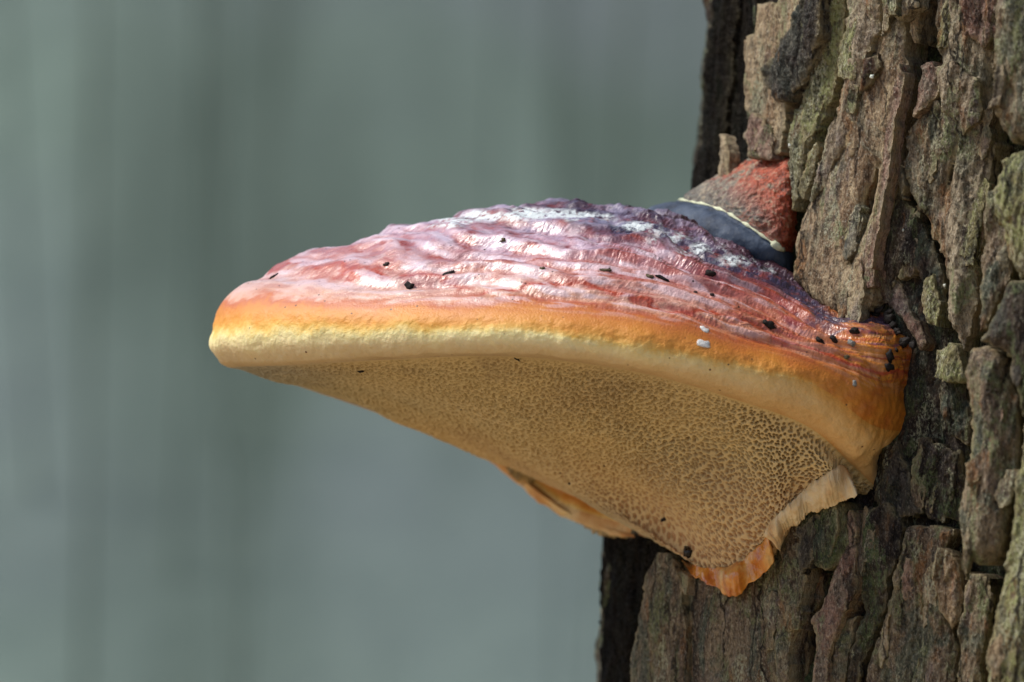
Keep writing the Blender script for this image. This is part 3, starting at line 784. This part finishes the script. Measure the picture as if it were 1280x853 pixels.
def pore_material():
    m = NT('fungus_pores')
    z = m.attr('zone'); s = m.attr('along'); po = m.attr('pore')
    n1 = m.noise(45, 3, .55); n2 = m.noise(900, 3, .6); n0 = m.noise(18, 2)
    c = m.ramp(m.mr(n1, .3, .7), [(0, (.46, .34, .17)), (.5, (.58, .44, .21)), (1, (.62, .46, .22))])
    c = m.mix(m.mr(z, 8.2, 9.6, 0, .8), c, (.62, .42, .21))
    c = m.mix(m.math('MULTIPLY', m.mr(n0, .45, .62), m.mr(s, 5.0, 8.0, 0, .6)), c, (.40, .37, .24))
    tube = m.mix(m.mr(z, 8.0, 9.6), (.22, .145, .065), (.40, .15, .05))
    gp = m.math('MULTIPLY', m.mr(m.math('ADD', s, m.math('MULTIPLY', n1, 1.2)), 6.9, 7.9), m.mr(m.math('ADD', z, m.math('MULTIPLY', n1, .5)), 7.95, 7.45))
    c = m.mix(m.math('MULTIPLY', gp, .8), c, (.27, .26, .21))  # grey shadow by the left tip, painted into the pore colour
    c = m.mix(m.math('MULTIPLY', po, .7), c, tube)
    c = m.mix(m.math('MULTIPLY', m.mr(n2, .55, .7), .3), c, (.72, .56, .32))
    vs = m.voro(230); c = m.mix(m.math('MULTIPLY', m.mr(vs, .085, .055), m.mr(n1, .50, .56)), c, (.03, .015, .01))
    m.bump(n2, .35, .0005)
    return m.out(c, .75, Specular_IOR_Level=.25)

jm = int(np.searchsorted(tpar, 5.0 - 1e-6)); jp = int(np.searchsorted(tpar, 6.85))
CAPM, MARM, PORM = cap_material(), margin_material(), pore_material()
sub(0, jm + 1, 'cap', CAPM)
sub(jm, jp + 1, 'margin', MARM)
sub(jp, nt, 'pore_surface', PORM)

# older growth above the cap: red knob, pale line, blue-grey layer
NK = [
    [(968, 208, 3.2), (958, 204, 3.8), (915, 228, 4.6), (872, 258, 4.9), (862, 268, 5.0), (840, 280, 5.0), (812, 300, 4.8)],
    [(950, 203, 2.6), (938, 201, 2.9), (893, 224, 3.1), (852, 247, 3.0), (843, 252, 3.0), (816, 261, 2.9), (795, 285, 2.6)],
    [(966, 201, 2.3), (956, 199, 2.2), (925, 226, 1.8), (897, 256, 1.5), (890, 262, 1.45), (876, 278, 1.2), (858, 305, 1.2)],
    [(980, 202, 1.8), (973, 199, 1.7), (955, 240, 1.0), (936, 277, .7), (930, 284, .65), (922, 300, .5), (908, 328, .8)],
    [(992, 205, 1.7), (987, 203, 1.3), (984, 256, .8), (974, 303, .5), (970, 309, .5), (971, 324, .5), (974, 350, .8)],
    [(1005, 206, 2.0), (1002, 203, 1.9), (1000, 258, 1.7), (992, 310, 1.4), (990, 316, 1.4), (990, 328, 1.4), (994, 350, 1.5)],
]
GN = np.array([[unproject(np.array(float(x)), np.array(float(y)), np.array(float(z))) for x, y, z in col] for col in NK])
A2, sp2 = cr(GN, 46)
B2_, tp2 = cr(np.swapaxes(A2, 0, 1), [10, 40, 40, 8, 26, 26])
P2 = np.swapaxes(B2_, 0, 1)
S2, T2 = np.meshgrid(sp2, tp2, indexing='ij')
N2 = grid_normals(P2)
FL2 = N2[..., 1].mean() > 0
if FL2: N2 = -N2
HH = .05 * fbm(P2 * 1.2, 3)
rgh = 1 - sstep(2.8, 3.1, T2)
w2 = perlin(P2 * np.array([3.0, 3.0, 6.0]) + perlin(P2 * 2)[..., None])
HH += rgh * (.035 * (1 - 2 * np.abs(w2)) + .03 * fbm(P2 * 7, 3, .6))
HH += .05 * sstep(4, 4.5, T2) * (1 - sstep(5.4, 6, T2)) - .04 * np.exp(-((T2 - 3.0) / .12) ** 2) + (1 - rgh) * .012 * fbm(P2 * 5, 3)
P2 = P2 + N2 * HH[..., None]
NN2 = grid_normals(P2) * (-1 if FL2 else 1)

def knob_material():
    m = NT('fungus_old_knob')
    z = m.attr('zone'); s = m.attr('along')
    n1 = m.noise(190, 6, .7, m.mapping((1, 1, 1.5)), 1.0); n2 = m.noise(800, 4, .7)
    f = m.math('ADD', m.math('MULTIPLY', m.math('SUBTRACT', n1, .5), 2.6), m.mr(s, .6, 4.0))
    c = m.ramp(f, [(.0, (.15, .14, .11)), (.28, (.26, .21, .15)), (.40, (.22, .08, .045)), (.58, (.34, .07, .03)), (.95, (.42, .07, .025))])
    dk = m.math('MULTIPLY', m.mr(z, 1.9, 2.8), m.mr(s, 4.4, 3.2))
    c = m.mix(m.math('MULTIPLY', dk, m.mr(n1, .38, .52)), c, (.10, .10, .085))
    c = m.mix(m.math('MULTIPLY', m.mr(n2, .53, .63), .6), c, (.44, .35, .24))
    c = m.mix(m.math('MULTIPLY', m.mr(n2, .47, .38), .7), c, (.07, .03, .022))
    m.bump(n2, .8, .001)
    return m.out(c, .6)

def blue_material():
    m = NT('fungus_blue_layer')
    n1 = m.noise(160, 4, .6); n2 = m.noise(1300, 3, .6)
    c = m.ramp(m.mr(n1, .3, .7), [(0, (.014, .020, .034)), (.5, (.036, .054, .09)), (1, (.075, .10, .145))])
    c = m.mix(m.math('MULTIPLY', m.mr(n2, .55, .7), .3), c, (.16, .18, .20))
    m.bump(n2, .3, .0004)
    return m.out(c, .68, Specular_IOR_Level=.3)

def line_material():
    m = NT('fungus_pale_line')
    n1 = m.noise(600, 3)
    c = m.ramp(n1, [(.3, (.42, .45, .30)), (.6, (.70, .72, .50))])
    m.bump(n1, .5, .0006)
    return m.out(c, .7)

def sub2(j0, j1, name, mat):
    q = P2[:, j0:j1]
    mesh_obj(name, q.reshape(-1, 3), grid_faces(len(sp2), q.shape[1], FL2), mat, FUN,
             attrs={'zone': T2[:, j0:j1], 'along': S2[:, j0:j1]}, normals=NN2[:, j0:j1])
jb = int(np.searchsorted(tp2, 3.5))
sub2(0, jb + 1, 'old_knob', knob_material())
sub2(jb, len(tp2), 'blue_layer', blue_material())

# ------------------------------------------------------------------ surface finder for small things
def bvh_of(Pg, step=3):
    q = Pg[::step, ::step]
    F = grid_faces(*q.shape[:2])
    return BVHTree.FromPolygons([Vector(v) for v in q.reshape(-1, 3)], F.tolist())
BV = [bvh_of(P), bvh_of(P2, 2)]
CAMP = Vector((0, -D, 0))

def hit(px, py):
    d = Vector(((px - 640) * K, D, (426.5 - py) * K)).normalized()
    best = None
    for b in BV:
        r = b.ray_cast(CAMP, d)
        if r[0] is not None and (best is None or r[3] < best[2]):
            n = r[1] if r[1].dot(d) < 0 else -r[1]
            best = (r[0], n, r[3])
    return best

def hit_trunk(px, py, h=0.0):
    p_, n_ = on_trunk(np.array(float(px)), np.array(float(py)), R0 + h)
    return Vector(p_), Vector(n_), 0

# pale ridge between the knob and the blue layer
def tube(name, pts, radii, mat, parent, seg=10, flat=1.0, jit=0.0):
    pts = np.array(pts, float); V, F = [], []
    n = len(pts)
    tg = np.gradient(pts, axis=0)
    for i in range(n):
        t = Vector(tg[i]).normalized()
        up = Vector((0, -1, .3)); u = t.cross(up).normalized(); v = u.cross(t).normalized()
        for j in range(seg):
            a_ = 2 * math.pi * j / seg
            r = radii[i] * (1 + jit * random.uniform(-1, 1))
            V.append(tuple(Vector(pts[i]) + u * (r * math.cos(a_)) + v * (r * flat * math.sin(a_))))
    for i in range(n - 1):
        for j in range(seg):
            F.append((i * seg + j, i * seg + (j + 1) % seg, (i + 1) * seg + (j + 1) % seg, (i + 1) * seg + j))
    F.append(tuple(range(seg))[::-1]); F.append(tuple((n - 1) * seg + j for j in range(seg)))
    return mesh_obj(name, V, F, mat, parent)

k3 = int(np.searchsorted(tp2, 3.35))
rim = P2[50:196:3, k3] + NN2[50:196:3, k3] * .012
rr = [.024 + .03 * math.sin(i * .9) * random.random() + (.05 if i > len(rim) - 8 else 0) for i in range(len(rim))]
tube('pale_line', rim, rr, line_material(), FUN, flat=.8, jit=.18)

# orange lumps, cream folds of the lower lip
def lump(name, px, py, Y, rx, ry, rz, mat, seed, parent, amp=.14, freq=2.2, sub=36):
    th, ph = np.meshgrid(np.linspace(0, 2 * np.pi, sub, endpoint=False), np.linspace(0, np.pi, sub // 2 + 1), indexing='ij')
    d = np.stack([np.cos(th) * np.sin(ph), np.sin(th) * np.sin(ph), np.cos(ph)], -1)
    r = 1 + amp * fbm(d * freq * .6 + seed * 7.3, 3)
    c = unproject(np.array(float(px)), np.array(float(py)), np.array(float(Y)))
    V = c + d * r[..., None] * np.array([rx, ry, rz])
    n_, m_ = th.shape
    i = np.arange(n_ * m_).reshape(n_, m_); i2 = np.roll(i, -1, axis=0)
    F = np.stack([i[:, :-1], i[:, 1:], i2[:, 1:], i2[:, :-1]], -1).reshape(-1, 4)
    return mesh_obj(name, V.reshape(-1, 3), F, mat, parent)

def lip_material(name, a_, b_, c_, rough, coat=0.0):
    m = NT(name)
    n1 = m.noise(170, 4, .6, m.mapping((1.2, 1.2, .9))); n2 = m.noise(1100, 3)
    c = m.ramp(m.mr(n1, .32, .68), [(0, a_), (.5, b_), (1, c_)])
    m.bump(n1, .4, .0012); m.bump(n2, .35, .0005)
    return m.out(c, rough, Coat_Weight=coat, Coat_Roughness=.2, Subsurface_Weight=.1, Subsurface_Radius=(.004, .002, .001), Subsurface_Scale=.5)
ORANGE = lip_material('fungus_orange_lip', (.40, .085, .010), (.60, .22, .022), (.70, .42, .13), .3, .5)
CREAM = lip_material('fungus_cream_fold', (.48, .27, .10), (.66, .49, .26), (.74, .62, .40), .55)

def ty(px, py, off):
    return float(on_trunk(np.array(float(px)), np.array(float(py)))[0][1]) + off

def fold_strip(name, top, bot, mat, ribs, amp, lobes, parent, seed, off=-1.2, n=220, m_=34):
    """an uneven ribbed fold of flesh: its top edge on the pore surface, its lower edge pressed to the bark"""
    tu = np.linspace(0, 1, n)
    def along(pl):
        pl = np.array(pl, float); c_ = cr(pl, 12)[0]
        L = np.concatenate([[0], np.cumsum(np.linalg.norm(np.diff(c_, axis=0), axis=1))]); L /= L[-1]
        return np.stack([np.interp(tu, L, c_[:, 0]), np.interp(tu, L, c_[:, 1])], -1)
    a_, b_ = along(top), along(bot)
    b_[:, 1] += 3.5 * perlin(np.stack([tu * 9, tu * 0 + seed, tu * 0], -1)) + 2 * perlin(np.stack([tu * 25, tu * 0 + seed, tu * 0], -1))
    a_[:, 1] += 3.0 * perlin(np.stack([tu * 12, tu * 0 + seed, tu * 0 + 5], -1))
    tp = (sstep(0, .10, tu) * sstep(1, .90, tu))[:, None]
    b_ = a_ + (b_ - a_) * (.03 + .97 * tp)
    ya = np.full(n, np.nan)
    for i in range(n):
        r = hit(a_[i, 0], a_[i, 1])
        if r: ya[i] = r[0].y
    ok = ~np.isnan(ya); ya = np.interp(tu, tu[ok], ya[ok])
    ya = np.convolve(np.pad(ya, 6, mode='edge'), np.ones(13) / 13, 'valid') - .06
    tb, _n = on_trunk(b_[:, 0], b_[:, 1])
    yb = np.minimum(tb[:, 1] + off, ya + .8)
    ph = ribs * tu * np.pi + 2.2 * perlin(np.stack([tu * 6, tu * 0 + seed, tu * 0 + 3], -1))
    rib = .5 * np.sin(2 * ph)
    lob = perlin(np.stack([tu * 4.2, tu * 0 + seed + .5, tu * 0 + 8], -1))
    V = np.zeros((n, m_, 3))
    for j in range(m_):
        v = j / (m_ - 1)
        vv = min(1.0, v / .86); q = a_ * (1 - vv) + b_ * vv
        yy = ya * (1 - vv) + yb * vv - np.sin(np.pi * vv ** .75) * (.20 + lobes * np.clip(lob, -.4, 1)) * tp[:, 0] - amp * rib * np.sin(np.pi * vv) ** .5 * (.6 + .8 * perlin(np.stack([tu * 12, tu * 0 + 2 * vv, tu * 0 + seed], -1)))
        dn = lobes * 26 * np.clip(lob, 0, 1) * vv ** 2
        if v > .86: yy = yy + (v - .86) / .14 * 1.6
        V[:, j] = unproject(q[:, 0], q[:, 1] + dn, yy)
    V += .018 * fbm(V * 5 + seed, 3)[..., None]
    mesh_obj(name, V.reshape(-1, 3), grid_faces(n, m_), mat, parent)
fold_strip('cream_fold', [(998, 622), (1012, 606), (1030, 594), (1054, 582), (1066, 600)], [(1000, 644), (1014, 642), (1036, 634), (1060, 624), (1078, 614)], CREAM, 5, .05, .16, FUN, 1)
fold_strip('cream_fold', [(952, 672), (964, 652), (982, 634), (1008, 610)], [(974, 694), (978, 676), (988, 660), (1012, 646)], CREAM, 4, .05, .16, FUN, 2)
fold_strip('orange_fold', [(852, 698), (880, 710), (908, 708), (930, 698), (950, 680), (962, 664)], [(854, 710), (876, 726), (902, 736), (930, 734), (956, 716), (976, 692)], ORANGE, 5, .07, .5, FUN, 3)
# ------------------------------------------------------------------ debris
def simple_mat(name, a_, b_, rough=.7, scale=900):
    m = NT(name); n1 = m.noise(scale, 3)
    m.bump(n1, .5, .0006)
    return m.out(m.ramp(n1, [(.35, a_), (.65, b_)]), rough, Specular_IOR_Level=.25)
CRUMB = simple_mat('crumb_black', (.005, .004, .004), (.022, .017, .014), .75)
CRUMBO = simple_mat('crumb_olive', (.06, .045, .02), (.13, .11, .06), .7)
CRUMBG = simple_mat('crumb_grey', (.12, .12, .11), (.32, .32, .30), .7)
FLAKE = simple_mat('flake_white', (.62, .62, .60), (.82, .82, .80), .5)
STRAW = simple_mat('splinter_tan', (.35, .26, .14), (.55, .45, .28), .6)
RESIN = simple_mat('droplet_pale', (.45, .50, .44), (.66, .70, .62), .2)

def crumb(px, py, w_, h_, rot, mat, label, name='bark_crumb', cat='crumb', group=None, seed=0, where='f', hh=0.0):
    r = hit(px, py) if where == 'f' else hit_trunk(px, py, hh)
    if r is None: return None
    p, n, _ = r
    right = Vector((1, 0, 0)); right = (right - n * right.dot(n)).normalized(); up = n.cross(right).normalized()
    if up.z < 0: up = -up
    a_ = math.radians(rot)
    u = right * math.cos(a_) + up * math.sin(a_); v = n.cross(u)
    lu, lv = w_ * K * .41, h_ * K * .41
    ln = min(lu, lv) * (.22 if name == 'white_flake' else .75)
    sub = 12
    th, ph = np.meshgrid(np.linspace(0, 2 * np.pi, sub, endpoint=False), np.linspace(0, np.pi, 7), indexing='ij')
    d = np.stack([np.cos(th) * np.sin(ph), np.sin(th) * np.sin(ph), np.cos(ph)], -1)
    d = np.sign(d) * np.abs(d) ** .8
    rr_ = 1 + .6 * fbm(d * 1.5 + seed * 5.1, 3)
    M = np.array([u * lu, v * lv, n * ln])
    V = (d * rr_[..., None]).reshape(-1, 3) @ M + np.array(p + n * ln * .1)
    i = np.arange(sub * 7).reshape(sub, 7); i2 = np.roll(i, -1, axis=0)
    F = np.stack([i[:, :-1], i[:, 1:], i2[:, 1:], i2[:, :-1]], -1).reshape(-1, 4)
    c = V.mean(0)
    o = mesh_obj(name, V - c, F, mat)
    o.location = Vector(c) * CM
    tag(o, label, cat, group)
    return o

gb = 'dark crumbs on the fungus cap'
CR = [
    (512, 358, 15, 11, -40, CRUMB, 'lone dark crumb on the pink left part of the cap, beside a red line'),
    (961, 406, 19, 11, -28, CRUMB, 'largest oblong black crumb on the red band next to white flake'),
    (1024, 426, 9, 14, 60, CRUMB, 'small upright black crumb on orange lobe, middle of the loose row'),
    (1042, 424, 14, 8, -35, CRUMB, 'slanting black crumb on orange lobe beside a grey crumb'),
    (1068, 414, 14, 9, 0, CRUMB, 'flat black crumb on orange lobe just below the long bark plate'),
    (1064, 429, 14, 9, -30, CRUMBG, 'pale grey crumb on the orange lobe'),
    (1112, 446, 12, 19, 25, CRUMB, 'black pellet stacked on another at the orange lobe edge, upper one'),
    (1111, 459, 14, 11, 0, CRUMB, 'black pellet at the orange lobe edge, lower one of the pair'),
    (1120, 438, 7, 7, 0, CRUMB, 'tiny round black crumb above the pellet pair on orange lobe'),
    (1068, 480, 7, 9, 0, CRUMBG, 'tiny grey crumb alone low on the orange band'),
    (888, 342, 15, 9, -10, CRUMB, 'black crumb in the dark wrinkled red crust under the white bloom'),
    (890, 369, 7, 6, 0, CRUMB, 'tiny black crumb on red band above the white flake'),
    (869, 366, 6, 5, 0, CRUMB, 'smallest black speck on red band, left of a tiny crumb'),
    (757, 338, 20, 5, -4, CRUMBO, 'olive splinter shaped crumb lying on the pink wrinkled crust'),
    (829, 349, 22, 7, -18, CRUMB, 'long thin dark crumb on red wrinkled crust'),
    (812, 346, 12, 6, -20, CRUMBO, 'small olive crumb touching a long dark crumb'),
    (483, 331, 9, 7, 0, CRUMB, 'small round dark crumb high on the lilac left shoulder'),
    (560, 342, 20, 5, 8, CRUMB, 'flat dark sliver on lilac crust left of centre'),
    (342, 346, 15, 5, 25, CRUMB, 'dark sliver on the pale pink shoulder near the rounded tip'),
    (678, 336, 7, 6, 0, CRUMBO, 'tiny brown crumb on pale pink crust'),
    (629, 301, 8, 7, 0, CRUMBO, 'tiny brown crumb near the blue white crest'),
    (451, 464, 10, 5, -10, CRUMB, 'small dark crumb where cream rim meets the pores'),
    (646, 449, 10, 4, 0, CRUMB, 'thin dark sliver under the middle of the cream rim'),
    (829, 650, 9, 6, 10, CRUMB, 'small black crumb lodged in the pores'),
    (1094, 394, 14, 9, -20, CRUMB, 'black crumb on the pinkish top of the orange lobe'),
    (1058, 447, 8, 6, 0, CRUMBO, 'brown speck in the groove of orange lobe'),
]
for i, (x, y, w_, h_, r, mt, lb) in enumerate(CR):
    crumb(x, y, w_, h_, r, mt, lb, seed=i, group=gb)
crumb(860, 691, 20, 15, -25, simple_mat('bug_black', (.006, .005, .005), (.02, .015, .012), .2),
      'glossy black oval speck lodged in pores near the orange lip', name='black_speck', cat='speck', seed=40)
crumb(881, 412, 9, 15, 70, FLAKE, 'small white flake stuck on the red band, upper of two', name='white_flake', cat='flake', seed=51, group='white flakes on the cap')
crumb(880, 430, 12, 18, 85, FLAKE, 'larger white flake stuck on the red band, lower of two', name='white_flake', cat='flake', seed=54, group='white flakes on the cap')
# dark crumbs gathered where bark and lobe meet
for i in range(22):
    t = i / 21
    x = 1046 + 52 * t if i < 9 else 1098 + 42 * (i - 9) / 12
    y = (386 - 3 * t) if i < 9 else 388 + 52 * ((i - 9) / 12) ** 1.1
    crumb(x + random.uniform(-6, 6), y + random.uniform(-8, 3), random.uniform(6, 19), random.uniform(5, 12), random.uniform(-60, 60), CRUMB,
          'black crumb in the litter packed between orange lobe and bark', seed=60 + i, where='t', hh=.35, group='litter behind the lobe')
o = crumb(1041, 386, 22, 5, -38, STRAW, 'pale tan splinter lying behind the lobe under the long plate', name='splinter', cat='splinter', seed=90)
for i, (x, y, s_, hh, lb) in enumerate(((912, 151, 7, .05, 'pale droplet in the black furrow at the trunk edge'),
                                       (1181, 357, 6, .5, 'bright droplet on mossy bark above the lichen block'),
                                       (1129, 288, 5, .6, 'tiny cream droplet right of the curled bark strip'),
                                       (1090, 96, 8, 1.1, 'cream grain in the rusty pit of the long plate'),
                                       (987, 182, 6, .8, 'cream grain on bark just above the red knob'))):
    crumb(x, y, s_ * .75, s_ * .85, 0, RESIN, lb, name='droplet', cat='droplet', seed=100 + i, where='t', hh=hh, group='pale droplets on the bark')
